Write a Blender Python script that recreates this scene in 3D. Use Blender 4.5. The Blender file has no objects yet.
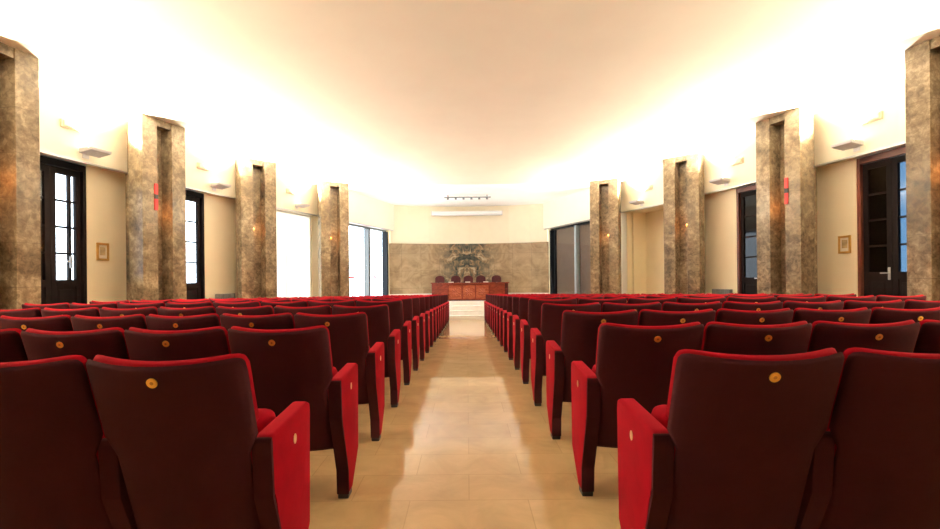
import bpy, bmesh, math, random
from mathutils import Vector, Matrix

random.seed(7)
S = bpy.context.scene
COL = S.collection
R = math.radians

# ------------------------------------------------------------------ scene settings
S.view_settings.view_transform = 'Standard'
S.view_settings.look = 'None'
S.view_settings.gamma = 1.0
S.view_settings.use_curve_mapping = False
S.view_settings.exposure = 0.53
S.cycles.max_bounces = 10
S.cycles.diffuse_bounces = 6
S.cycles.use_denoising = True
S.cycles.sample_clamp_indirect = 6.0

EYE = 1.324      # camera height
CEIL = 4.524     # ceiling height
HEAD = 3.49      # underside of the upper walls, top of doors and windows
STAGE = 0.294    # height of the platform at the far end

# ------------------------------------------------------------------ materials
def mat(name):
    m = bpy.data.materials.new(name); m.use_nodes = True
    nt = m.node_tree
    return m, nt, nt.nodes['Principled BSDF']

def setp(b, **k):
    for key, v in k.items():
        key = key.replace('_', ' ')
        if key in b.inputs:
            b.inputs[key].default_value = v

def node(nt, t, **k):
    n = nt.nodes.new(t)
    for key, v in k.items():
        setattr(n, key, v)
    return n

def ramp(nt, fac, stops):
    r = node(nt, 'ShaderNodeValToRGB')
    el = r.color_ramp.elements
    while len(el) < len(stops): el.new(0.5)
    for e, (p, c) in zip(el, stops):
        e.position = p; e.color = (*c, 1)
    nt.links.new(fac, r.inputs[0])
    return r

def noise(nt, vec, scale, detail=4, rough=.55, dist=0.0):
    n = node(nt, 'ShaderNodeTexNoise')
    n.inputs['Scale'].default_value = scale
    n.inputs['Detail'].default_value = detail
    n.inputs['Roughness'].default_value = rough
    n.inputs['Distortion'].default_value = dist
    if vec is not None: nt.links.new(vec, n.inputs['Vector'])
    return n

def mapping(nt, scale=(1, 1, 1), loc=(0, 0, 0), coord='Object'):
    tc = node(nt, 'ShaderNodeTexCoord')
    mp = node(nt, 'ShaderNodeMapping')
    mp.inputs['Scale'].default_value = scale
    mp.inputs['Location'].default_value = loc
    nt.links.new(tc.outputs[coord], mp.inputs['Vector'])
    return mp.outputs['Vector']

def bump(nt, b, h, strength=.1, dist=.01):
    bp = node(nt, 'ShaderNodeBump')
    bp.inputs['Strength'].default_value = strength
    bp.inputs['Distance'].default_value = dist
    nt.links.new(h, bp.inputs['Height'])
    nt.links.new(bp.outputs[0], b.inputs['Normal'])

def simple(name, col, rough=.5, metal=0.0, var=.08, scale=18, **k):
    m, nt, b = mat(name)
    n = noise(nt, mapping(nt), scale)
    lo = tuple(c * (1 - var) for c in col); hi = tuple(min(1, c * (1 + var)) for c in col)
    r = ramp(nt, n.outputs['Fac'], [(.3, lo), (.7, hi)])
    nt.links.new(r.outputs[0], b.inputs['Base Color'])
    setp(b, Roughness=rough, Metallic=metal, **k)
    return m

def fabric(name, col, sheen, tint, rough=.85):
    m, nt, b = mat(name)
    v = mapping(nt)
    n = noise(nt, v, 9, 3)
    r = ramp(nt, n.outputs['Fac'], [(.3, tuple(c * .88 for c in col)), (.7, tuple(c * 1.1 for c in col))])
    nt.links.new(r.outputs[0], b.inputs['Base Color'])
    f = noise(nt, v, 420, 2)
    bump(nt, b, f.outputs['Fac'], .12, .002)
    setp(b, Roughness=rough, Sheen_Weight=sheen, Sheen_Roughness=.35, Sheen_Tint=(*tint, 1), Specular_IOR_Level=.06)
    return m

M = {}
M['velvet'] = fabric('red_velvet', (.26, .0018, .010), .16, (1, .04, .08))
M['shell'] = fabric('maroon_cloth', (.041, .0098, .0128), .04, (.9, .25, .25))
M['black'] = simple('black_plastic', (.008, .007, .007), .4)
M['brass'] = simple('brass', (.85, .52, .10), .35, .6, .05)
M['brass_dark'] = simple('brass_engraving', (.45, .20, .03), .5, .3)
M['cream_badge'] = simple('ivory_badge', (.80, .60, .32), .4)
M['plaster'] = simple('cream_plaster', (.88, .80, .60), .85, 0, .02, 3)
M['ceiling'] = simple('ceiling_paint', (.85, .81, .73), .9, 0, .02, 1.2)
M['white_paint'] = simple('white_paint', (.84, .79, .66), .8, 0, .02, 2)
M['apse_paint'] = simple('apse_ceiling_paint', (.86, .85, .82), .85, 0, .02, 2)
M['steel'] = simple('brushed_steel', (.55, .55, .56), .35, .8, .06, 40)
M['grey_frame'] = simple('grey_window_frame', (.13, .14, .14), .4, .3)
M['pale_frame'] = simple('pale_blue_frame', (.42, .52, .58), .4, .3)
M['dark_frame'] = simple('anthracite_frame', (.012, .014, .018), .5, 0, Specular_IOR_Level=.15)
M['dark_wood'] = simple('dark_stained_wood', (.006, .0035, .0035), .6, 0, .3, 6, Specular_IOR_Level=.08)
M['red_wood'] = simple('reddish_brown_wood', (.13, .035, .02), .35, 0, .25, 6)
M['brown_board'] = simple('brown_shutter_board', (.22, .145, .10), .6, 0, .08, 3)
M['lamp_grey'] = simple('lamp_grey_metal', (.62, .62, .66), .45, .4)
M['ivory_plastic'] = simple('ivory_plastic', (.80, .70, .52), .5)
M['red_sign'] = simple('red_sign_enamel', (.65, .02, .02), .35)
M['gold'] = simple('gilt_frame', (.62, .36, .09), .35, .5)
M['paper'] = simple('paper', (.78, .72, .60), .8, 0, .03)
M['sketch'] = simple('faded_print', (.45, .33, .17), .7, 0, .35, 9)
M['grille'] = simple('grey_grille_metal', (.16, .17, .17), .5, .3)
M['leather'] = simple('oxblood_leather', (.06, .007, .009), .6, 0, .2, 12, Specular_IOR_Level=.2)
M['rear_wood'] = simple('rear_wall_panelling', (.10, .055, .03), .5, 0, .2, 3)
M['screen_case'] = simple('white_screen_case', (.85, .85, .84), .5, 0, .02)
M['blind'] = None

def wood(name, a, c, rough=.25):
    m, nt, b = mat(name)
    v = mapping(nt, (1.2, 6, 6))
    n = noise(nt, v, 2.2, 6, .6, 1.2)
    r = ramp(nt, n.outputs['Fac'], [(.3, a), (.7, c)])
    nt.links.new(r.outputs[0], b.inputs['Base Color'])
    setp(b, Roughness=rough, Coat_Weight=.4, Coat_Roughness=.12)
    return m
M['desk'] = wood('mahogany', (.10, .014, .008), (.24, .045, .022))
M['desk_light'] = wood('carved_mahogany', (.20, .035, .015), (.44, .12, .05))
M['desk_dark'] = wood('dark_mahogany', (.03, .008, .006), (.07, .016, .012))

def stone_column():
    m, nt, b = mat('polished_brown_marble')
    v = mapping(nt, (1, 1, 1), coord='Object')
    oi = node(nt, 'ShaderNodeObjectInfo')
    add = node(nt, 'ShaderNodeVectorMath', operation='ADD')
    sc = node(nt, 'ShaderNodeVectorMath', operation='SCALE')
    cmb = node(nt, 'ShaderNodeCombineXYZ')
    for i in range(3): nt.links.new(oi.outputs['Random'], cmb.inputs[i])
    nt.links.new(cmb.outputs[0], sc.inputs[0]); sc.inputs['Scale'].default_value = 37
    nt.links.new(v, add.inputs[0]); nt.links.new(sc.outputs[0], add.inputs[1])
    big = noise(nt, add.outputs[0], 1.3, 5, .62, .9)
    mid = noise(nt, add.outputs[0], 11.0, 7, .72, .5)
    mx = node(nt, 'ShaderNodeMix', data_type='FLOAT')
    mx.inputs[0].default_value = .52
    nt.links.new(big.outputs['Fac'], mx.inputs[2]); nt.links.new(mid.outputs['Fac'], mx.inputs[3])
    r = ramp(nt, mx.outputs[0], [(.36, (.048, .033, .020)), (.46, (.135, .095, .056)), (.54, (.235, .172, .104)), (.66, (.44, .35, .23))])
    # courses of slabs with hairline joints
    sep = node(nt, 'ShaderNodeSeparateXYZ'); nt.links.new(v, sep.inputs[0])
    mod = node(nt, 'ShaderNodeMath', operation='MODULO'); mod.inputs[1].default_value = .62
    ad = node(nt, 'ShaderNodeMath', operation='ADD'); ad.inputs[1].default_value = 6.2
    nt.links.new(sep.outputs['Z'], ad.inputs[0]); nt.links.new(ad.outputs[0], mod.inputs[0])
    lt = node(nt, 'ShaderNodeMath', operation='LESS_THAN'); lt.inputs[1].default_value = .006
    nt.links.new(mod.outputs[0], lt.inputs[0])
    jm = node(nt, 'ShaderNodeMix', data_type='RGBA'); jm.inputs[7].default_value = (.13, .095, .06, 1)
    nt.links.new(lt.outputs[0], jm.inputs[0]); nt.links.new(r.outputs[0], jm.inputs[6])
    nt.links.new(jm.outputs[2], b.inputs['Base Color'])
    setp(b, Roughness=.24, Specular_IOR_Level=.45)
    return m
M['marble'] = stone_column()

def stone_dado():
    # book-matched slabs: the figure mirrors about the middle of the wall
    m, nt, b = mat('bookmatched_marble')
    tc = node(nt, 'ShaderNodeTexCoord')
    sep = node(nt, 'ShaderNodeSeparateXYZ'); nt.links.new(tc.outputs['Object'], sep.inputs[0])
    ab = node(nt, 'ShaderNodeMath', operation='ABSOLUTE'); nt.links.new(sep.outputs['X'], ab.inputs[0])
    cmb = node(nt, 'ShaderNodeCombineXYZ')
    nt.links.new(ab.outputs[0], cmb.inputs[0]); nt.links.new(sep.outputs['Z'], cmb.inputs[2])
    v = cmb.outputs[0]
    n1 = noise(nt, v, 1.6, 6, .62, 1.0)
    base = ramp(nt, n1.outputs['Fac'], [(.3, (.20, .135, .075)), (.52, (.34, .245, .145)), (.72, (.48, .36, .22))])
    n2 = noise(nt, v, 2.4, 5, .6, 1.6)
    fig = ramp(nt, n2.outputs['Fac'], [(.34, (.018, .024, .022)), (.47, (.085, .085, .065)), (.55, (.26, .17, .09)), (.64, (.42, .36, .25))])
    # the dark figured slabs are the middle pair, 1.1 m to each side, fading with the vein noise
    mr = node(nt, 'ShaderNodeMapRange'); mr.inputs[1].default_value = 1.5; mr.inputs[2].default_value = .65
    ad = node(nt, 'ShaderNodeMath', operation='MULTIPLY_ADD'); ad.inputs[1].default_value = 1.0
    nt.links.new(n1.outputs['Fac'], ad.inputs[0]); nt.links.new(ab.outputs[0], ad.inputs[2])
    sb = node(nt, 'ShaderNodeMath', operation='SUBTRACT'); sb.inputs[1].default_value = .5
    nt.links.new(ad.outputs[0], sb.inputs[0]); nt.links.new(sb.outputs[0], mr.inputs[0])
    mx = node(nt, 'ShaderNodeMix', data_type='RGBA')
    nt.links.new(mr.outputs[0], mx.inputs[0]); nt.links.new(base.outputs[0], mx.inputs[6]); nt.links.new(fig.outputs[0], mx.inputs[7])
    # slab joints
    def joint(sock, step, w, off):
        a = node(nt, 'ShaderNodeMath', operation='ADD'); a.inputs[1].default_value = off
        md = node(nt, 'ShaderNodeMath', operation='MODULO'); md.inputs[1].default_value = step
        l = node(nt, 'ShaderNodeMath', operation='LESS_THAN'); l.inputs[1].default_value = w
        nt.links.new(sock, a.inputs[0]); nt.links.new(a.outputs[0], md.inputs[0]); nt.links.new(md.outputs[0], l.inputs[0])
        return l.outputs[0]
    j1 = joint(sep.outputs['Z'], .80, .012, .80 * 3 - .02)
    j2 = joint(ab.outputs[0], .86, .012, .86 - .43)
    mxj = node(nt, 'ShaderNodeMath', operation='MAXIMUM')
    nt.links.new(j1, mxj.inputs[0]); nt.links.new(j2, mxj.inputs[1])
    jm = node(nt, 'ShaderNodeMix', data_type='RGBA'); jm.inputs[7].default_value = (.20, .145, .09, 1)
    nt.links.new(mxj.outputs[0], jm.inputs[0]); nt.links.new(mx.outputs[2], jm.inputs[6])
    nt.links.new(jm.outputs[2], b.inputs['Base Color'])
    setp(b, Roughness=.2)
    return m
M['dado'] = stone_dado()

def floor_mat():
    m, nt, b = mat('polished_sandstone_floor')
    v = mapping(nt, (1, 1, 1), (.35, .1, 0))
    br = node(nt, 'ShaderNodeTexBrick')
    br.offset = .5
    br.inputs['Color1'].default_value = (.66, .475, .25, 1)
    br.inputs['Color2'].default_value = (.73, .53, .285, 1)
    br.inputs['Mortar'].default_value = (.58, .41, .21, 1)
    br.inputs['Scale'].default_value = 1
    br.inputs['Mortar Size'].default_value = .003
    br.inputs['Brick Width'].default_value = .7
    br.inputs['Row Height'].default_value = .35
    nt.links.new(v, br.inputs['Vector'])
    n = noise(nt, v, 3.2, 6, .6, .6)
    r = ramp(nt, n.outputs['Fac'], [(.3, (.84, .84, .84)), (.7, (1.1, 1.1, 1.1))])
    mu = node(nt, 'ShaderNodeMix', data_type='RGBA', blend_type='MULTIPLY'); mu.inputs[0].default_value = 1
    nt.links.new(br.outputs['Color'], mu.inputs[6]); nt.links.new(r.outputs[0], mu.inputs[7])
    nt.links.new(mu.outputs[2], b.inputs['Base Color'])
    setp(b, Roughness=.11, Specular_IOR_Level=.42, Coat_Weight=.12, Coat_Roughness=.04)
    return m
M['floor'] = floor_mat()

def step_mat():
    m, nt, b = mat('white_marble_steps')
    n = noise(nt, mapping(nt), 3, 6, .6, 1)
    r = ramp(nt, n.outputs['Fac'], [(.3, (.84, .79, .69)), (.7, (.92, .90, .85))])
    nt.links.new(r.outputs[0], b.inputs['Base Color']); setp(b, Roughness=.18)
    return m
M['step'] = step_mat()

def glass(name, tint, gloss=.1):
    m, nt, b = mat(name)
    nt.nodes.remove(b)
    out = nt.nodes['Material Output']
    t = node(nt, 'ShaderNodeBsdfTransparent'); t.inputs[0].default_value = (*tint, 1)
    g = node(nt, 'ShaderNodeBsdfGlossy'); g.inputs['Roughness'].default_value = .03
    mx = node(nt, 'ShaderNodeMixShader'); mx.inputs[0].default_value = gloss
    nt.links.new(t.outputs[0], mx.inputs[1]); nt.links.new(g.outputs[0], mx.inputs[2]); nt.links.new(mx.outputs[0], out.inputs[0])
    return m
M['glass'] = glass('clear_glass', (.92, .95, .97))
M['glass_dull'] = glass('matt_glass', (.9, .92, .93), .03)
M['glass_blue'] = glass('blue_tinted_glass', (.13, .20, .26), .04)
M['glass_dark'] = glass('smoked_glass', (.10, .13, .16), .03)

def blind_mat():
    m, nt, b = mat('white_blind_cloth')
    nt.nodes.remove(b)
    out = nt.nodes['Material Output']
    n = noise(nt, mapping(nt, (1, 1, 60)), 5, 2)
    r = ramp(nt, n.outputs['Fac'], [(.3, (.84, .80, .72)), (.7, (.92, .88, .80))])
    d = node(nt, 'ShaderNodeBsdfDiffuse'); t = node(nt, 'ShaderNodeBsdfTranslucent')
    nt.links.new(r.outputs[0], d.inputs[0]); nt.links.new(r.outputs[0], t.inputs[0])
    mx = node(nt, 'ShaderNodeMixShader'); mx.inputs[0].default_value = .6
    nt.links.new(d.outputs[0], mx.inputs[1]); nt.links.new(t.outputs[0], mx.inputs[2]); nt.links.new(mx.outputs[0], out.inputs[0])
    return m
M['blind'] = blind_mat()

def glow(name, col, strength):
    m, nt, b = mat(name)
    setp(b, Base_Color=(*col, 1), Emission_Color=(*col, 1), Emission_Strength=strength)
    return m
M['bulb'] = glow('warm_bulb', (1, .45, .12), 6)
M['tube'] = glow('halogen_tube', (1, .88, .68), 12)
M['added_lens_glow'] = glow('added_lens_glow', (1, .97, .9), 6)  # glowing lens of the added floor uplights

# ------------------------------------------------------------------ mesh helpers
def link(name, bm, m, parent=None, smooth=False, recalc=True):
    if recalc: bmesh.ops.recalc_face_normals(bm, faces=bm.faces[:])
    me = bpy.data.meshes.new(name)
    bm.to_mesh(me); bm.free()
    if m is not None: me.materials.append(m)
    if smooth:
        for p in me.polygons: p.use_smooth = True
        if smooth != 'all':
            try: me.set_sharp_from_angle(angle=R(38))
            except Exception: pass
    o = bpy.data.objects.new(name, me)
    COL.objects.link(o)
    if parent is not None: o.parent = parent
    return o

def box(bm, x0, x1, y0, y1, z0, z1, bev=0.0, seg=2):
    vs = [bm.verts.new((x, y, z)) for x in (x0, x1) for y in (y0, y1) for z in (z0, z1)]
    q = [(0, 1, 3, 2), (4, 6, 7, 5), (0, 4, 5, 1), (2, 3, 7, 6), (0, 2, 6, 4), (1, 5, 7, 3)]
    fs = [bm.faces.new([vs[i] for i in f]) for f in q]
    if bev > 0:
        es = set(e for f in fs for e in f.edges)
        bmesh.ops.bevel(bm, geom=list(es), offset=bev, segments=seg, affect='EDGES', profile=.5)
    return fs

def boxm(*a, **k):
    bm = bmesh.new(); box(bm, *a, **k); return bm

def prism(pts, lo, hi, axis='z', bev=0.0, seg=2, bm=None):
    """closed outline pts (a, b) extruded along an axis"""
    bm = bm or bmesh.new()
    def P(a, b, c):
        return {'z': (a, b, c), 'x': (c, a, b), 'y': (a, c, b)}[axis]
    A = [bm.verts.new(P(a, b, lo)) for a, b in pts]
    B = [bm.verts.new(P(a, b, hi)) for a, b in pts]
    fs = [bm.faces.new(A), bm.faces.new(B[::-1])]
    n = len(pts)
    for i in range(n):
        fs.append(bm.faces.new([A[i], A[(i + 1) % n], B[(i + 1) % n], B[i]]))
    if bev > 0:
        es = set(e for f in fs for e in f.edges)
        bmesh.ops.bevel(bm, geom=list(es), offset=bev, segments=seg, affect='EDGES', profile=.5, clamp_overlap=True)
    return bm

def cyl(bm, c, r, h, axis='z', n=24, r2=None):
    r2 = r if r2 is None else r2
    rot = {'z': Matrix(), 'y': Matrix.Rotation(-math.pi / 2, 4, 'X'), 'x': Matrix.Rotation(math.pi / 2, 4, 'Y')}[axis]
    mt = Matrix.Translation(c) @ rot @ Matrix.Translation((0, 0, h / 2))
    bmesh.ops.create_cone(bm, cap_ends=True, segments=n, radius1=r, radius2=r2, depth=h, matrix=mt)
    return bm

def empty(name, loc=(0, 0, 0), rz=0.0):
    o = bpy.data.objects.new(name, None); COL.objects.link(o)
    o.location = loc; o.rotation_euler = (0, 0, rz)
    o.empty_display_size = .2
    return o

def tag(o, label, cat, group=None):
    o['label'] = label; o['category'] = cat; o['kind'] = 'thing'
    if group: o['group'] = group
    return o

def struct(o):
    o['kind'] = 'structure'; return o

def copy_tree(o, parent=None):
    c = o.copy(); COL.objects.link(c)
    if parent is not None: c.parent = parent
    for ch in list(o.children): copy_tree(ch, c)
    return c

ORD = ['zeroth', 'first', 'second', 'third', 'fourth', 'fifth', 'sixth', 'seventh', 'eighth', 'ninth', 'tenth', 'eleventh', 'twelfth',
       'thirteenth', 'fourteenth', 'fifteenth', 'sixteenth', 'seventeenth', 'eighteenth']

# ------------------------------------------------------------------ plan of the hall
WALL = [(-3.2, 7.3), (6, 7.3), (7.5, 7.17), (9, 6.92), (10.9, 6.55), (12, 6.27), (14, 5.75), (15.4, 5.25), (17.5, 4.55), (19, 4.05), (20.9, 3.42)]

def wx(d):
    for (d0, a), (d1, b) in zip(WALL, WALL[1:]):
        if d <= d1: return a + (b - a) * (d - d0) / (d1 - d0)
    return WALL[-1][1]

def nrm(d):
    """unit outward normal on the right-hand side"""
    s = (wx(d + .3) - wx(d - .3)) / .6
    l = math.hypot(1, s)
    return 1 / l, -s / l

def wpt(side, d, off=0.0):
    nx, ny = nrm(d)
    return XO + side * (wx(d) + off * nx), d + off * ny

def wall_frame(side, d, off=0.0):
    """location and z-rotation for a thing on the wall: local +Y points into the room"""
    x, y = wpt(side, d, off)
    nx, ny = nrm(d)
    ix, iy = -side * nx, -ny
    return (x, y), math.atan2(iy, ix) - math.pi / 2

def floor_z(d):
    return 0.0 if d < 6 else -.0345 * (d - 6)

def band(side, d0, d1, o0, o1, z0, z1, bm=None, step=.5):
    """a curved slab of wall between two offsets from the wall line"""
    n = max(1, int(math.ceil((d1 - d0) / step)))
    ds = [d0 + (d1 - d0) * i / n for i in range(n + 1)]
    a = [wpt(side, d, o0) for d in ds]; b = [wpt(side, d, o1) for d in ds]
    return prism(a + b[::-1], z0, z1, 'z', bm=bm)

XO = .10    # the aisle lies a little left of the room's middle
REC = .22   # the lower wall stands back this far under the upper wall

# floor: level near the camera, then falling gently towards the platform
bm = bmesh.new()
ys = [-3.3, 6.0, 19.0]
rows = [[bm.verts.new((x, y, floor_z(y) - dz)) for x in (-8.6, 8.6)] for y in ys for dz in (0, .2)]
for i in range(2):
    a, b = rows[2 * i], rows[2 * i + 2]
    bm.faces.new([a[0], a[1], b[1], b[0]])
    a2, b2 = rows[2 * i + 1], rows[2 * i + 3]
    bm.faces.new([a2[0], b2[0], b2[1], a2[1]])
    for s in (0, 1): bm.faces.new([a[s], b[s], b2[s], a2[s]])
bm.faces.new([rows[0][0], rows[0][1], rows[1][1], rows[1][0]])
bm.faces.new([rows[4][0], rows[4][1], rows[5][1], rows[5][0]])
struct(link('floor', bm, M['floor']))

# ceilings: the long flat one, and the slightly raised one over the platform
EDGE = 15.75
struct(link('ceiling', boxm(-8.2, 8.2, -3.4, EDGE, CEIL, CEIL + .3), M['ceiling']))
struct(link('ceiling_apse', boxm(-6.2, 6.2, EDGE, 23, CEIL + .15, CEIL + .3), M['apse_paint']))

for side, nm in ((-1, 'left'), (1, 'right')):
    bm = band(side, -3.2, 20.9, 0, .42, HEAD, CEIL + .22)
    struct(link('wall_%s_upper' % nm, bm, M['white_paint']))
    tr = band(side, -3.2, 20.8, -.012, .05, HEAD - .03, HEAD)
    struct(link('trim_%d' % (1 if side < 0 else 2), tr, M['steel']))
    bm = bmesh.new()
    for d0, d1 in ((-3.2, 7.0), (8.5, 10.0), (11.33, 13.2), (15.55, 16.6), (20.62, 20.9)):
        band(side, d0, d1, REC, REC + .2, floor_z(d1) - .05, HEAD, bm=bm)
    struct(link('wall_%s' % nm, bm, M['plaster']))

# right-hand niche: the wall steps back between the two far columns
bm = bmesh.new()
band(1, 13.05, 15.7, .95, 1.1, -.45, HEAD, bm=bm)
for dd in (13.2, 15.55):
    a = wpt(1, dd - .08, REC + .2); b = wpt(1, dd + .08, REC + .2); c = wpt(1, dd + .08, .96); e = wpt(1, dd - .08, .96)
    prism([a, b, c, e], -.45, HEAD, bm=bm)
band(1, 13.05, 15.7, .42, 1.1, HEAD, HEAD + .1, bm=bm)
struct(link('wall_right_niche', bm, M['plaster']))

# rear wall behind the camera
struct(link('wall_rear', boxm(-8.2, 8.2, -3.45, -3.2, -.1, CEIL + .2), M['rear_wood']))

# far wall: a shallow curve
END = [(3.42, 20.9), (2.7, 21.22), (1.8, 21.48), (.9, 21.62), (0, 21.66)]
END = [(-x * 1.055 + XO, y) for x, y in END] + [(x * 1.055 + XO, y) for x, y in END[-2::-1]]
def end_band(in_, out, z0, z1):
    a = [(x, y - in_) for x, y in END]; b = [(x * 1.04, y + out) for x, y in END]
    return prism(a + b[::-1], z0, z1)
struct(link('wall_front', end_band(0, .3, -.9, CEIL + .25), M['plaster']))
struct(link('trim_3', end_band(.035, -.001, STAGE + .27, 2.905), M['dado']))
struct(link('baseboard_front', end_band(.05, -.001, STAGE, STAGE + .27), M['step']))

# platform with four steps across the whole width
pod = tag(empty('platform', (0, 19.5, 0)), 'raised pale marble platform and steps at the end of the aisle', 'platform')
zf = floor_z(18.6)
rise = (STAGE - zf) / 4
for i in range(4):
    yf = 18.55 + .3 * i
    yb = yf + .3 if i < 3 else 20.86
    half = 4.25 if i < 3 else 3.40
    if i < 3:
        b_ = boxm(-half, half, yf - 19.5, yb - 19.5, zf - .25, zf + rise * (i + 1), bev=.012)
        link('step', b_, M['step'], pod)
    else:
        xw = wx(yf) + .1
        pts = [(-xw, yf - 19.5), (xw, yf - 19.5), (3.42, 20.80 - 19.5)] + [(x, y - 19.5 - .06) for x, y in END[::-1]][1:-1] + [(-3.22, 20.80 - 19.5)]
        link('deck', prism(pts, zf - .25, STAGE), M['step'], pod)

# ------------------------------------------------------------------ columns
COLS = [(6.29, 6.08, 8), (6.16, 9.16, 17), (5.66, 12.22, 42), (4.47, 15.14, 57)]
WHICH = ['nearest the camera', 'second along', 'third along', 'farthest, beside the apse windows']
sconces = []
for side in (-1, 1):
    for i, (x, y, a) in enumerate(COLS):
        ph = R(a)
        n = (-side * math.cos(ph), -math.sin(ph))
        rz = math.atan2(n[1], n[0]) - math.pi / 2
        fz = floor_z(y)
        t = tag(empty('marble_column', (XO + side * x, y, fz), rz),
                'polished brown marble column with a vertical notch, %s %s wall' % (
                    ['nearest of four along the', 'second of four along the', 'third of four along the', 'farthest of four along the'][i], 'left' if side < 0 else 'right'),
                'column', 'marble columns along the side walls')
        top = CEIL - fz - .001
        near = 1 if side < 0 else -1
        for s in (near, -near):
            link('pier', boxm(min(s * .16, s * .47), max(s * .16, s * .47), -.36, 0, -.03, top, bev=.008), M['marble'], t)
        link('web', boxm(-.165, .165, -.365, -.29, -.03, top), M['marble'], t)
        link('lintel', boxm(-.162, .162, -.23, -.02, top - .14, top), M['marble'], t)
        link('back_pilaster', boxm(-.24, .24, -(.62 if i == 2 else .76), -.36, -.03, top, bev=.008), M['marble'], t)
        # small brass lamp inside the notch
        mt = Matrix.Translation((XO + side * x, y, fz)) @ Matrix.Rotation(rz, 4, 'Z')
        zz = 2.66 - fz
        p = mt @ Vector((near * .155, -.10, zz))
        sc_ = tag(empty('notch_lamp', p, rz), 'small brass lamp inside the notch of the %s column, %s wall' % (
            ['nearest', 'second', 'third', 'farthest'][i], 'left' if side < 0 else 'right'), 'lamp', 'brass lamps in the column notches')
        bm = bmesh.new(); box(bm, min(0, -near * .012), max(0, -near * .012), -.03, .03, -.05, .05, bev=.003)
        cyl(bm, (-near * .035, 0, -.05), .022, .05, 'z', 16, .03)
        link('bracket', bm, M['brass'], sc_)
        bm = bmesh.new(); bmesh.ops.create_uvsphere(bm, u_segments=12, v_segments=8, radius=.022, matrix=Matrix.Translation((-near * .035, 0, .015)))
        link('bulb', bm, M['bulb'], sc_, smooth='all')
        ld = bpy.data.lights.new('notch_light', 'POINT'); ld.energy = 3.0; ld.color = (1, .42, .12); ld.shadow_soft_size = .03
        lo = bpy.data.objects.new('notch_light', ld); COL.objects.link(lo); lo.parent = sc_; lo.location = (-near * .075, .02, .02)
        if i == 1:
            p = mt @ Vector((near * .20, .0005, 2.70 - fz))
            sg = tag(empty('alarm_sign', p, rz), 'narrow red alarm sign beside the notch of the second %s column' % ('left' if side < 0 else 'right'), 'sign', 'red signs on the second columns')
            link('plate', boxm(-.035, .035, 0, .02, 0, .52, bev=.004), M['red_sign'], sg)
            link('black_band', boxm(-.036, .036, .001, .022, .22, .31, bev=.002), M['black'], sg)

# ------------------------------------------------------------------ doors and windows
def door(no, side, d0, d1, mats, shutter=None, panes=None, meet=.5, bar=False):
    a = Vector(wpt(side, d0, REC + .1)); b = Vector(wpt(side, d1, REC + .1))
    w = (b - a).length; c = (a + b) / 2
    n = Vector((b.y - a.y, -(b.x - a.x))).normalized()
    if n.x * side > 0: n = -n
    rz = math.atan2(n.y, n.x) - math.pi / 2
    z0 = floor_z(d1) - .01
    h = HEAD - .02 - z0
    t = struct(empty('door_%d' % no, (c.x, c.y, z0), rz))
    fr, leafm = mats
    bm = bmesh.new()
    box(bm, -w / 2, -w / 2 + .06, -.09, .09, 0, h, bev=.006); box(bm, w / 2 - .06, w / 2, -.09, .09, 0, h, bev=.006)
    box(bm, -w / 2 + .06, w / 2 - .06, -.09, .09, h - .12, h, bev=.006)
    link('frame', bm, fr, t)
    lw = (w - .12) / 2
    xm = -lw + 2 * lw * meet
    for k, s in enumerate((-1, 1)):
        x0, x1 = ((-lw, xm) if s < 0 else (xm, lw))
        x0 += .003; x1 -= .003
        bm = bmesh.new()
        st = .09; zb = 1.44; zt = h - .125
        box(bm, x0, x0 + st, -.03, .03, .01, zt, bev=.004); box(bm, x1 - st, x1, -.03, .03, .01, zt, bev=.004)
        box(bm, x0 + st, x1 - st, -.03, .03, .01, .14); box(bm, x0 + st, x1 - st, -.03, .03, zb - .12, zb); box(bm, x0 + st, x1 - st, -.03, .03, zt - .11, zt)
        box(bm, x0 + st, x1 - st, -.012, .012, .14, zb - .12)
        box(bm, x0 + st + .05, x1 - st - .05, -.022, .022, .2, zb - .18, bev=.008)
        if bar and k == 0: box(bm, x0 + .36 * (x1 - x0) - .025, x0 + .36 * (x1 - x0) + .025, -.028, .028, zb, zt - .11, bev=.004)
        for j in range(1, 4):
            zz = zb + (zt - .11 - zb) * j / 4
            box(bm, x0 + st, x1 - st, -.018, .018, zz - .018, zz + .018)
        lf = link('leaf', bm, leafm, t)
        link('pane', boxm(x0 + st - .004, x1 - st + .004, -.004, .004, zb - .004, zt - .106), panes[k] if panes else M['glass'], lf)
        if shutter and shutter[k]:
            sb = bmesh.new()
            box(sb, x0 + .004, x1 - .004, -.062, -.034, .012, h - .125)
            link('shutter', sb, shutter[k], t)
    bm = bmesh.new(); hx = xm + .05 if not bar else -lw + .36 * (xm + lw)
    hz = .35 if bar else 0
    box(bm, hx - .02, hx + .02, .03, .045, 1.30 + hz, 1.52 + hz, bev=.004); cyl(bm, (hx, .04, 1.42 + hz), .011, .05, 'y', 12); box(bm, hx - .01, hx + .11, .08, .1, 1.41 + hz, 1.432 + hz, bev=.004)
    link('handle', bm, M['steel'], t)
    return t

# left wall: local +X points to the camera, so leaf 1 is the near one; its inner shutter is closed
door(1, -1, 7.0, 8.5, (M['dark_wood'], M['dark_wood']), shutter=(None, M['dark_wood']), meet=.38, bar=True)
door(2, -1, 10.0, 11.33, (M['dark_wood'], M['dark_wood']))
# on the right wall local +X points to the stage, so leaf 0 is the near one
door(3, 1, 7.15, 8.5, (M['red_wood'], M['dark_wood']), shutter=(None, M['dark_frame']), panes=(M['glass_blue'], M['glass_dark']), meet=.60)
door(4, 1, 10.0, 11.33, (M['red_wood'], M['dark_wood']), shutter=(M['dark_wood'], M['dark_wood']), panes=(M['glass_dark'], M['glass_dark']))

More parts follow.
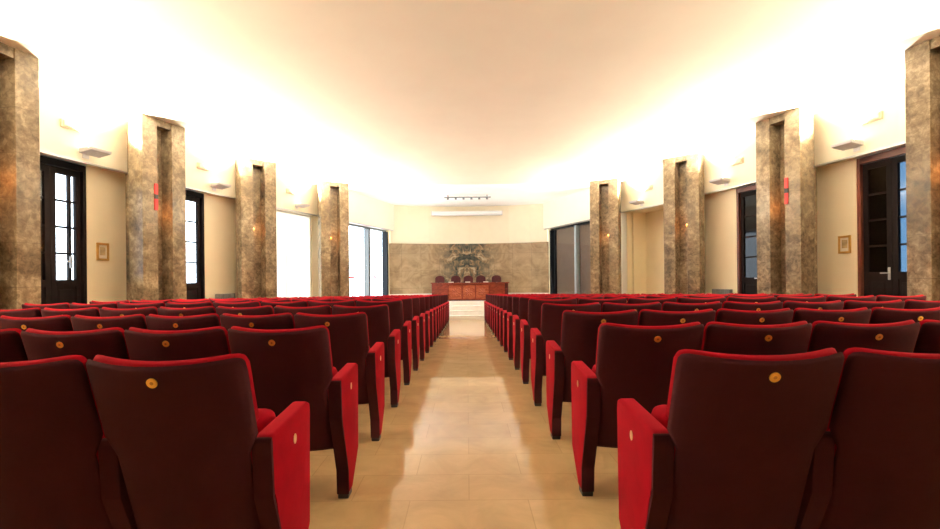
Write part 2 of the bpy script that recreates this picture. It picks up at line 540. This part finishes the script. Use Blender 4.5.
def window_chord(no, side, ds, off=REC + .1):
    a = Vector(wpt(side, ds[0], off)); b = Vector(wpt(side, ds[1], off))
    w = (b - a).length; c = (a + b) / 2
    n = Vector((b.y - a.y, -(b.x - a.x))).normalized()
    if n.x * side > 0: n = -n
    return struct(empty('window_%d' % no, (c.x, c.y, 0), math.atan2(n.y, n.x) - math.pi / 2)), w

# left: window with a lowered white blind between the two far columns
t, w = window_chord(1, -1, (13.2, 15.55))
z0 = -.40; z1 = HEAD - .02
bm = bmesh.new()
box(bm, -w / 2, -w / 2 + .06, -.05, .05, z0, z1); box(bm, w / 2 - .06, w / 2, -.05, .05, z0, z1)
box(bm, -w / 2 + .06, w / 2 - .06, -.05, .05, z1 - .06, z1); box(bm, -w / 2 + .06, w / 2 - .06, -.05, .05, z0, z0 + .1); box(bm, -.03, .03, -.05, .0, z0 + .1, z1 - .06)
link('frame', bm, M['white_paint'], t)
link('pane', boxm(-w / 2 + .06, w / 2 - .06, -.04, -.034, z0 + .1, z1 - .06), M['glass'], t)
link('blind', boxm(-w / 2 + .02, w / 2 - .02, .056, .060, z0 + .05, z1 - .01), M['blind'], t)
link('blind_rail', boxm(-w / 2 + .02, w / 2 - .02, .045, .07, z0 + .03, z0 + .06, bev=.004), M['white_paint'], t)

def apse_window(no, side, d0, d1, d2, frame, mull, jamb, glazing, backing=None, marks=False):
    t, w = window_chord(no, side, (d0, d2))
    sx = -1 if side < 0 else 1          # +sx is the stage end
    mid = (-.5 + (d1 - d0) / (d2 - d0)) * w * sx
    z0 = STAGE + .02; z1 = HEAD - .02
    bm = bmesh.new()
    box(bm, -w / 2, w / 2, -.07, .07, z1 - .07, z1); box(bm, -w / 2, w / 2, -.07, .07, -.6, z0 + .10)
    e = -sx * w / 2; box(bm, min(e, e + sx * .08), max(e, e + sx * .08), -.07, .07, z0, z1)
    link('frame', bm, frame, t)
    e = sx * w / 2; link('jamb', boxm(min(e, e - sx * .12), max(e, e - sx * .12), -.09, .16, z0 + .1, z1 - .07), jamb, t)
    link('mullion', boxm(mid - .07, mid + .07, -.09, .14, z0 + .1, z1 - .07), mull, t)
    lo, hi = -w / 2 + .06, w / 2 - .06
    for x0, x1 in ((lo, mid - .07), (mid + .07, hi)):
        p = link('pane', boxm(x0, x1, -.006, .006, z0 + .1, z1 - .07), glazing, t)
        if marks:
            link('red_marking', boxm((x0 + x1) / 2 - .34, (x0 + x1) / 2 + .34, .008, .011, 1.32, 1.40), M['red_sign'], p)
        if backing:
            link('shutter', boxm(x0 + .002, x1 - .002, -.05, -.03, z0 + .101, z1 - .071), backing, t)
    if side > 0:
        for x in (mid + .14, w / 2 - .25):
            link('sash_post', boxm(x - .05, x + .05, -.05, .05, z0 + .1, z1 - .07), jamb, t)
    return t
apse_window(2, -1, 16.6, 19.1, 20.62, M['grey_frame'], M['grey_frame'], M['dark_frame'], M['glass'], marks=True)
apse_window(3, 1, 16.6, 18.62, 20.62, M['dark_frame'], M['pale_frame'], M['dark_frame'], M['glass_dull'], backing=M['brown_board'])

# ------------------------------------------------------------------ wall fittings
def uplight(side, d, label, power=None, tilt=33):
    (x, y), rz = wall_frame(side, d)
    t = tag(empty('uplight', (x, y, 3.60), rz), label, 'wall lamp', 'grey uplights on the upper walls')
    bm = bmesh.new()
    prism([(.08, .0), (.34, .05), (.36, .10), (.08, .09)], -.19, .19, 'x', bm=bm, bev=.006)
    link('housing', bm, M['lamp_grey'], t)
    bm = bmesh.new(); box(bm, -.06, .06, .0, .012, -.05, .09, bev=.003); box(bm, -.02, .02, .012, .10, .01, .04, bev=.003)
    link('bracket', bm, M['lamp_grey'], t)
    bm = bmesh.new(); cyl(bm, (-.13, .21, .112), .010, .26, 'x', 12)
    link('tube', bm, M['tube'], t)
    ld = bpy.data.lights.new('uplight_beam', 'AREA'); ld.shape = 'RECTANGLE'; ld.size = .24; ld.size_y = .14
    ld.energy = (power or UP) * (1.22 if side < 0 else .85); ld.spread = R(128); ld.color = (1, .90, .70)
    o = bpy.data.objects.new('uplight_beam', ld); COL.objects.link(o); o.parent = t
    o.location = (0, .22, .135); o.rotation_euler = (math.pi - R(tilt), 0, 0)
    return t
UP = 430
for side, nm in ((-1, 'left'), (1, 'right')):
    for d, l in ((1.2, 'added grey wall uplight out of view beside the rear seats, {} wall'), (4.6, 'added grey wall uplight out of view before the nearest marble column, {} wall'),  # both added out of view to brighten the hall
                 (8.3, 'grey wall uplight over the glazed door, {} upper wall'), (11.4, 'grey wall uplight between the second and third columns, {} upper wall'),
                 (14.6, 'grey wall uplight between the third and farthest columns, {} upper wall')):
        uplight(side, d, l.format(nm))
    uplight(side, 16.5, 'added grey wall uplight hidden behind the farthest marble column, %s upper wall' % nm, 150, 50)  # added behind the column to brighten the apse ceiling
    for d, l in ((8.02, 'pale oblong emergency lamp high above the door uplight, {} wall'), (11.05, 'pale oblong emergency lamp between second and third columns, {} wall'),
                 (14.3, 'pale oblong emergency lamp between third and farthest columns, {} wall')):
        (x, y), rz = wall_frame(side, d)
        t = tag(empty('emergency_lamp', (x, y, 4.06), rz), l.format(nm), 'emergency lamp', 'pale emergency lamps on the upper walls')
        link('body', boxm(-.17, .17, 0, .05, -.07, .07, bev=.01), M['ivory_plastic'], t)
        link('diffuser', boxm(-.15, .15, .05, .075, -.05, .05, bev=.012), M['ivory_plastic'], t)
    d = 8.79 if side < 0 else 8.72
    (x, y), rz = wall_frame(side, d, REC)
    t = tag(empty('framed_notice', (x, y, 1.88), rz), 'small gilt framed notice on the cream %s wall beside the door' % nm, 'framed notice', 'gilt framed notices')
    bm = bmesh.new()
    for a in ((-.12, .12, .13, .17), (-.12, .12, -.17, -.13), (-.12, -.085, -.13, .13), (.085, .12, -.13, .13)):
        box(bm, a[0], a[1], .0, .03, a[2], a[3], bev=.004)
    link('frame', bm, M['gold'], t)
    link('print', boxm(-.088, .088, .002, .012, -.133, .133), M['paper'], t)
    link('picture', boxm(-.055, .055, .012, .014, -.07, .09), M['sketch'], t)
    d = 11.85 if side < 0 else 11.68
    (x, y), rz = wall_frame(side, d, REC)
    t = tag(empty('radiator', (x, y, floor_z(d)), rz), 'grey ribbed radiator against the cream %s wall, mostly behind the seats' % nm, 'radiator', 'grey radiators')
    h = .95 - floor_z(d)
    bm = bmesh.new()
    for k in range(10):
        xx = -.27 + k * .06
        box(bm, xx - .022, xx + .022, .06, .16, .10, h, bev=.008)
    link('ribs', bm, M['grille'], t)
    bm = bmesh.new(); box(bm, -.29, .29, .09, .13, .13, .17); box(bm, -.29, .29, .09, .13, h - .07, h - .03)
    link('rails', bm, M['grille'], t)
    bm = bmesh.new(); box(bm, -.24, -.2, .08, .14, 0, .11); box(bm, .2, .24, .08, .14, 0, .11)
    for xx in (-.22, .22): box(bm, xx - .01, xx + .01, 0, .07, h * .6, h * .6 + .03)
    link('feet', bm, M['grille'], t)

# lamp strip added out of sight behind the ceiling edge, brightening the apse
t = tag(empty('added_cove_lamp', (0, EDGE + .06, CEIL + .08)), 'long added lamp strip hidden behind the ceiling edge before the platform', 'lamp')
link('tray', boxm(-3.9, 3.9, -.06, .03, -.06, -.04), M['white_paint'], t)
ld = bpy.data.lights.new('added_cove_light', 'AREA'); ld.shape = 'RECTANGLE'; ld.size = 7.6; ld.size_y = .05; ld.energy = 110; ld.color = (1, .97, .92)
o = bpy.data.objects.new('added_cove_light', ld); COL.objects.link(o); o.parent = t
o.location = (0, -.02, .0); o.rotation_euler = (R(140), 0, 0)

# floor uplights added to brighten the apse ceiling, then its spot track
for sx in (-1, 1):
    t = tag(empty('added_floor_uplight', (XO + sx * 2.35, 19.72, STAGE)), 'added low grey floor uplight hidden on the platform %s of the panel table' % ('left' if sx < 0 else 'right'), 'added floor lamp', 'added floor uplights on the platform')
    bm = bmesh.new(); cyl(bm, (0, 0, 0), .10, .015, 'z', 24); cyl(bm, (0, 0, .015), .05, .06, 'z', 20, .085)
    link('body', bm, M['lamp_grey'], t)
    bm = bmesh.new(); cyl(bm, (0, 0, .072), .075, .006, 'z', 24)
    link('lens', bm, M['added_lens_glow'], t)
    ld = bpy.data.lights.new('added_floor_beam', 'AREA'); ld.shape = 'DISK'; ld.size = .14; ld.energy = 46 if sx < 0 else 32; ld.color = (1, .98, .95); ld.spread = R(95)
    o = bpy.data.objects.new('added_floor_beam', ld); COL.objects.link(o); o.parent = t
    o.location = (0, 0, .085); o.rotation_euler = (math.pi + R(12), 0, 0)

t = tag(empty('spot_track', (.05, 18.6, CEIL + .10)), 'grey ceiling track with a row of small spotlights above the platform', 'track light')
link('rail', boxm(-.95, .95, -.03, .03, -.06, -.02, bev=.004), M['grille'], t)
bm = bmesh.new()
for x in (-.8, .8): box(bm, x - .02, x + .02, -.02, .02, -.03, .05)
link('hanger', bm, M['grille'], t)
for k in range(6):
    x = -.8 + .32 * k
    bm = bmesh.new(); cyl(bm, (x, 0, -.13), .05, .09, 'z', 16, .04); box(bm, x - .012, x + .012, -.012, .012, -.06, -.04)
    link('spot_head', bm, M['grille'], t)

# roll-up projection screen case on the far wall
t = tag(empty('projection_screen', (.02, 21.36, 4.32)), 'long white roll-up projection screen case on the far wall', 'projection screen')
bm = prism([(-.12, -.09), (.02, -.11), (.02, .09), (-.10, .09), (-.14, .05)], -1.63, 1.63, 'x', bev=.008)
link('case', bm, M['screen_case'], t)
for s in (-1, 1): link('end_cap', boxm(min(s * 1.63, s * 1.66), max(s * 1.63, s * 1.66), -.13, .02, -.10, .09, bev=.006), M['lamp_grey'], t)
bm = bmesh.new()
for x in (-1.2, 0, 1.2): box(bm, x - .03, x + .03, .02, .19 if x else .295, .0, .06)
link('bracket', bm, M['lamp_grey'], t)
link('pull_bar', boxm(-1.55, 1.55, -.08, -.05, -.125, -.108, bev=.003), M['lamp_grey'], t)

# ------------------------------------------------------------------ panel table on the platform
DY = 19.82
t = tag(empty('panel_table', (0.06, DY, STAGE)), 'long carved mahogany panel table on the platform at the aisle end', 'table')
H = .79
top_out = [(-.95, -.06), (.98, -.06), (1.80, .18), (1.80, .72), (-1.66, .72), (-1.66, .18)]
link('tabletop', prism(top_out, H - .045, H, 'z', bev=.008), M['desk'], t)
fp = link('front_panel', boxm(-.90, .93, 0, .035, .0, H - .045), M['desk_light'], t)
# carved frieze: rosettes and scrolls in low relief between mouldings
bm = bmesh.new()
for z in (.03, H - .12): box(bm, -.90, .93, -.02, 0.0, z, z + .05, bev=.008)
for x in (-.90, -.30, .28, .88): box(bm, x, x + .05, -.02, 0, .08, H - .12, bev=.006)
link('moulding', bm, M['desk'], fp)
bm = bmesh.new()
for cx in (-.575, .015, .605):
    for k in range(8):
        a = k * math.pi / 4
        mt = Matrix.Translation((cx + .10 * math.cos(a), -.004, .37 + .10 * math.sin(a))) @ Matrix.Rotation(-a, 4, 'Y') @ Matrix.Diagonal((.085, .022, .034, 1))
        bmesh.ops.create_uvsphere(bm, u_segments=12, v_segments=8, radius=1, matrix=mt)
    bmesh.ops.create_uvsphere(bm, u_segments=12, v_segments=8, radius=1, matrix=Matrix.Translation((cx, -.006, .37)) @ Matrix.Diagonal((.04, .03, .04, 1)))
    for s in (-1, 1):
        for q in (-1, 1):
            bmesh.ops.create_uvsphere(bm, u_segments=12, v_segments=8, radius=1, matrix=Matrix.Translation((cx + s * .2, -.002, .37 + q * .17)) @ Matrix.Rotation(s * q * .7, 4, 'Y') @ Matrix.Diagonal((.06, .016, .025, 1)))
link('carved_relief', bm, M['desk_light'], fp, smooth='all')
def wing(x0, y0, x1, y1, m, name):
    dx, dy = x1 - x0, y1 - y0; l = math.hypot(dx, dy); ox, oy = -dy / l * .035, dx / l * .035
    if oy < 0: ox, oy = -ox, -oy
    p = link(name, prism([(x0, y0), (x1, y1), (x1 + ox, y1 + oy), (x0 + ox, y0 + oy)], 0, H - .045), m, t)
    return p
wing(-.90, 0, -1.60, .21, M['desk'], 'side_panel')
wing(.93, 0, 1.60, .19, M['desk'], 'side_panel')
link('end_panel', boxm(1.60, 1.75, .2, .70, 0, H - .045, bev=.006), M['desk_dark'], t)
link('end_panel', boxm(-1.62, -1.58, .22, .70, 0, H - .045, bev=.006), M['desk'], t)
link('plinth', prism([(-.92, -.015), (.95, -.015), (1.62, .17), (1.62, .24), (.93, .05), (-.90, .05), (-1.6, .25), (-1.62, .19)], 0, .035), M['desk_dark'], t)

def panel_chair():
    c = empty('panel_chair')
    bm = bmesh.new()
    pts = [(-.22, 0)]
    for k in range(13):
        a = math.pi - math.pi * k / 12
        pts.append((-.0 + .22 * math.cos(a), .50 + .14 * math.sin(a)))
    pts.append((.22, 0))
    prism(pts, -.045, .045, 'y', bm=bm, bev=.02, seg=3)
    bmesh.ops.transform(bm, matrix=Matrix.Translation((0, .24, .46)) @ Matrix.Rotation(-.09, 4, 'X'), verts=bm.verts[:])
    link('backrest', bm, M['leather'], c, smooth=True)
    link('seat', boxm(-.225, .225, -.26, .22, .38, .47, bev=.03, seg=3), M['leather'], c, smooth=True)
    for s in (-1, 1):
        bm = bmesh.new(); box(bm, min(s * .235, s * .275), max(s * .235, s * .275), -.2, .24, .62, .66, bev=.012); box(bm, min(s * .24, s * .27), max(s * .24, s * .27), -.16, -.12, .40, .63, bev=.006)
        box(bm, min(s * .2, s * .27), max(s * .2, s * .27), -.16, -.12, .40, .43)
        link('armrest', bm, M['desk_dark'], c)
    for sx in (-1, 1):
        for sy in (-.22, .18):
            link('leg', boxm(sx * .22 - .022, sx * .22 + .022, sy - .022, sy + .022, 0, .39, bev=.005), M['desk_dark'], c)
    return c
pc = panel_chair()
xs = (-1.26, -.52, .06, .64, 1.36)
for k, x in enumerate(xs):
    c = pc if k == 0 else copy_tree(pc)
    c.location = (x, DY + 1.0 + (.02 if k in (0, 4) else .05), STAGE)
    tag(c, 'round-topped oxblood leather chair behind the panel table, ' + ['leftmost of five', 'second of five from left', 'middle of five', 'fourth of five from left', 'rightmost of five'][k], 'chair', 'leather chairs behind the panel table')
for k, (x, l) in enumerate(((-.70, 'left'), (.03, 'middle'), (.82, 'right'))):
    p = link('paper_stack', boxm(-.11, .11, -.06, .06, 0, .035, bev=.003), M['paper'])
    p.location = (x, DY + .12, STAGE + H + .0005)
    tag(p, 'small pale stack of papers on the panel table, %s of three' % l, 'papers', 'papers on the panel table')

# ------------------------------------------------------------------ theatre seats
PITCH = .56
ZB, ZT = .32, 1.076

def sstep(a, b, v):
    v = max(0, min(1, (v - a) / (b - a))); return v * v * (3 - 2 * v)

LOW, STEP = .2455, (.715, .745)
def half_w(z):
    return LOW + (.278 - LOW) * sstep(*STEP, z)

def back_y(s, z):
    t = (z - ZB) / (ZT - ZB)
    return .045 - .245 * t + (.045 + .02 * t) * s * s

def pad_grid(nx, nz, z0, z1, wscale, rnd, yfun, front, rear):
    """a closed pad over (s, z): rounded upper corners, pillow-like edge"""
    bm = bmesh.new()
    F, B = {}, {}
    for i in range(nx + 1):
        for j in range(nz + 1):
            s = -1 + 2 * i / nx; z = z0 + (z1 - z0) * j / nz
            # crowd samples towards the rim
            s = math.copysign(1 - (1 - abs(s)) ** 1.5, s)
            tj = j / nz; tj = .5 + math.copysign((1 - (1 - abs(2 * tj - 1)) ** 1.5) / 2, tj - .5); z = z0 + (z1 - z0) * tj
            w = half_w(z) + wscale
            x = s * w
            cx, cz = w - rnd, z1 - rnd
            if abs(x) > cx and z > cz:
                u, v = (abs(x) - cx) / rnd, (z - cz) / rnd
                k = max(u, v) / max(1e-6, math.hypot(u, v))
                x = math.copysign(cx + u * k * rnd, x); z = cz + v * k * rnd
            z -= .024 * (1 - s * s) * max(0, tj * 2 - 1) ** 2
            e = max(abs(s), abs(2 * tj - 1))
            pr = (max(0, 1 - e ** 9)) ** .5
            ss = x / w
            y = yfun(ss, z)
            mid = (front(ss, z) + rear) / 2
            F[i, j] = bm.verts.new((x, y + mid + (front(ss, z) - mid) * pr, z))
            B[i, j] = F[i, j] if e > .9999 else bm.verts.new((x, y + mid + (rear - mid) * pr, z))
    for i in range(nx):
        for j in range(nz):
            q = [(i, j), (i + 1, j), (i + 1, j + 1), (i, j + 1)]
            for G, rev in ((F, 1), (B, 0)):
                vs = [G[k] for k in (q[::-1] if rev else q)]
                bm.faces.new(vs)
    return bm

def make_seat():
    global LOW, STEP
    LOW, STEP = .2455, (.715, .745)
    t = empty('theatre_seat')
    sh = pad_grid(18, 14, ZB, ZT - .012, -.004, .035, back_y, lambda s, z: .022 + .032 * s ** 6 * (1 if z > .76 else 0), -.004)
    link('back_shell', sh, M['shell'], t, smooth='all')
    LOW, STEP = .238, (.785, .82)
    cu = pad_grid(18, 16, .44, ZT, -.006, .045, back_y, lambda s, z: .085 + .03 * math.exp(-((z - .66) / .13) ** 2), .020)
    link('backrest', cu, M['velvet'], t, smooth='all')
    # tip-up seat, folded
    bm = boxm(-.228, .228, -.065, .065, -.215, .215, bev=.045, seg=4)
    bmesh.ops.transform(bm, matrix=Matrix.Translation((0, .245, .565)) @ Matrix.Rotation(.16, 4, 'X'), verts=bm.verts[:])
    link('seat', bm, M['velvet'], t, smooth=True)
    # number badge, upper middle of the shell
    z = .985; y = back_y(0, z) - .004
    slope = math.atan2(.245, ZT - ZB)
    bm = bmesh.new(); cyl(bm, (0, 0, 0), .0175, .004, 'y', 28)
    mt = Matrix.Translation((0, y - .003, z)) @ Matrix.Rotation(slope, 4, 'X')
    bmesh.ops.transform(bm, matrix=mt, verts=bm.verts[:])
    bg = link('number_badge', bm, M['brass'], t)
    bm = bmesh.new(); cyl(bm, (0, -.0008, 0), .006, .002, 'y', 16)
    bmesh.ops.transform(bm, matrix=mt, verts=bm.verts[:])
    link('engraving', bm, M['brass_dark'], bg)
    return t

def make_arm(parent, s, aisle):
    x0 = s * .28
    prof = [(.004, .732), (.03, .75), (.375, .775), (.41, .76), (.418, .72), (.405, .22), (.245, .03), (.155, .03), (.15, .18), (.02, .52)]
    bm = prism([(y, z) for y, z in prof], x0 - .034, x0 + .034, 'x', bev=.012, seg=3)
    arm = link('arm_panel', bm, M['velvet'], parent, smooth=True)
    # dark cloth strip closing the rear edge
    f = 0.0 if aisle else .075      # between two seats the dark strip covers more of the sides
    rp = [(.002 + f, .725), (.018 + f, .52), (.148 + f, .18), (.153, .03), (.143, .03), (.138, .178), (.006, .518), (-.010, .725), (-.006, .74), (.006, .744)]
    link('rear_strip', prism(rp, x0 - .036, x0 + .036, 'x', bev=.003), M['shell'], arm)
    link('foot', boxm(x0 - .032, x0 + .032, .148, .235, 0, .045, bev=.006), M['black'], arm)
    if aisle:
        bm = bmesh.new(); cyl(bm, (0, 0, 0), .0165, .004, 'x', 24)
        bmesh.ops.transform(bm, matrix=Matrix.Translation((x0 + s * .034 - .002,   .225, .66)) @ Matrix.Diagonal((1, .85, 1.25, 1)), verts=bm.verts[:])
        bg = link('row_badge', bm, M['cream_badge'], arm)
    return arm

# four prototypes: inner and aisle seat of each block
protos = {}
for side in (-1, 1):
    for aisle in (False, True):
        t = make_seat()
        make_arm(t, side, False)
        if aisle: make_arm(t, -side, True)
        protos[side, aisle] = [t, False]

PER_ROW = [4, 5, 6, 7, 8, 8, 8, 8, 8, 7, 7, 6, 6, 5, 5, 4, 4, 4]
for r, n in enumerate(PER_ROW):
    y0 = 1.625 + .955 * r + (.04 if r == 0 else 0)
    for side in (-1, 1):
        for k in range(n):
            key = (side, k == 0)
            p = protos[key]
            o = p[0] if not p[1] else copy_tree(p[0])
            p[1] = True
            o.location = ((-1.035 - PITCH * k) if side < 0 else (1.005 + 1.045 * PITCH * k), y0, floor_z(y0 + .19))
            if side > 0: o.scale = (1.045, 1, 1)      # the right-hand block has slightly wider seats
            rowtxt = 'nearest row' if r == 0 else ('last row before the platform' if r == len(PER_ROW) - 1 else '%s row from the camera' % ORD[r + 1])
            blk = 'left' if side < 0 else 'right'
            if k == 0: lab = 'red velvet theatre seat on the aisle, %s, %s block' % (rowtxt, blk)
            else: lab = 'red velvet theatre seat, %s from the aisle, %s, %s block' % (ORD[k + 1], rowtxt, blk)
            tag(o, lab, 'theatre seat', 'red theatre seats in the %s block' % blk)

# ------------------------------------------------------------------ daylight
w = bpy.data.worlds.new('daylight'); S.world = w; w.use_nodes = True
bgn = w.node_tree.nodes['Background']
bgn.inputs[0].default_value = (.86, .93, 1, 1); bgn.inputs[1].default_value = 6.0

# ------------------------------------------------------------------ camera
cd = bpy.data.cameras.new('camera'); cam = bpy.data.objects.new('camera', cd); COL.objects.link(cam)
cd.sensor_width = 36; cd.lens = 455 / 940 * 36
cd.shift_x = 3 / 940; cd.shift_y = 12.5 / 940
cd.clip_start = .05
cam.matrix_world = Matrix.Translation((0, 0, EYE)) @ Matrix.Rotation(math.pi / 2, 4, 'X') @ Matrix.Rotation(-.0095, 4, 'Z')
S.camera = cam
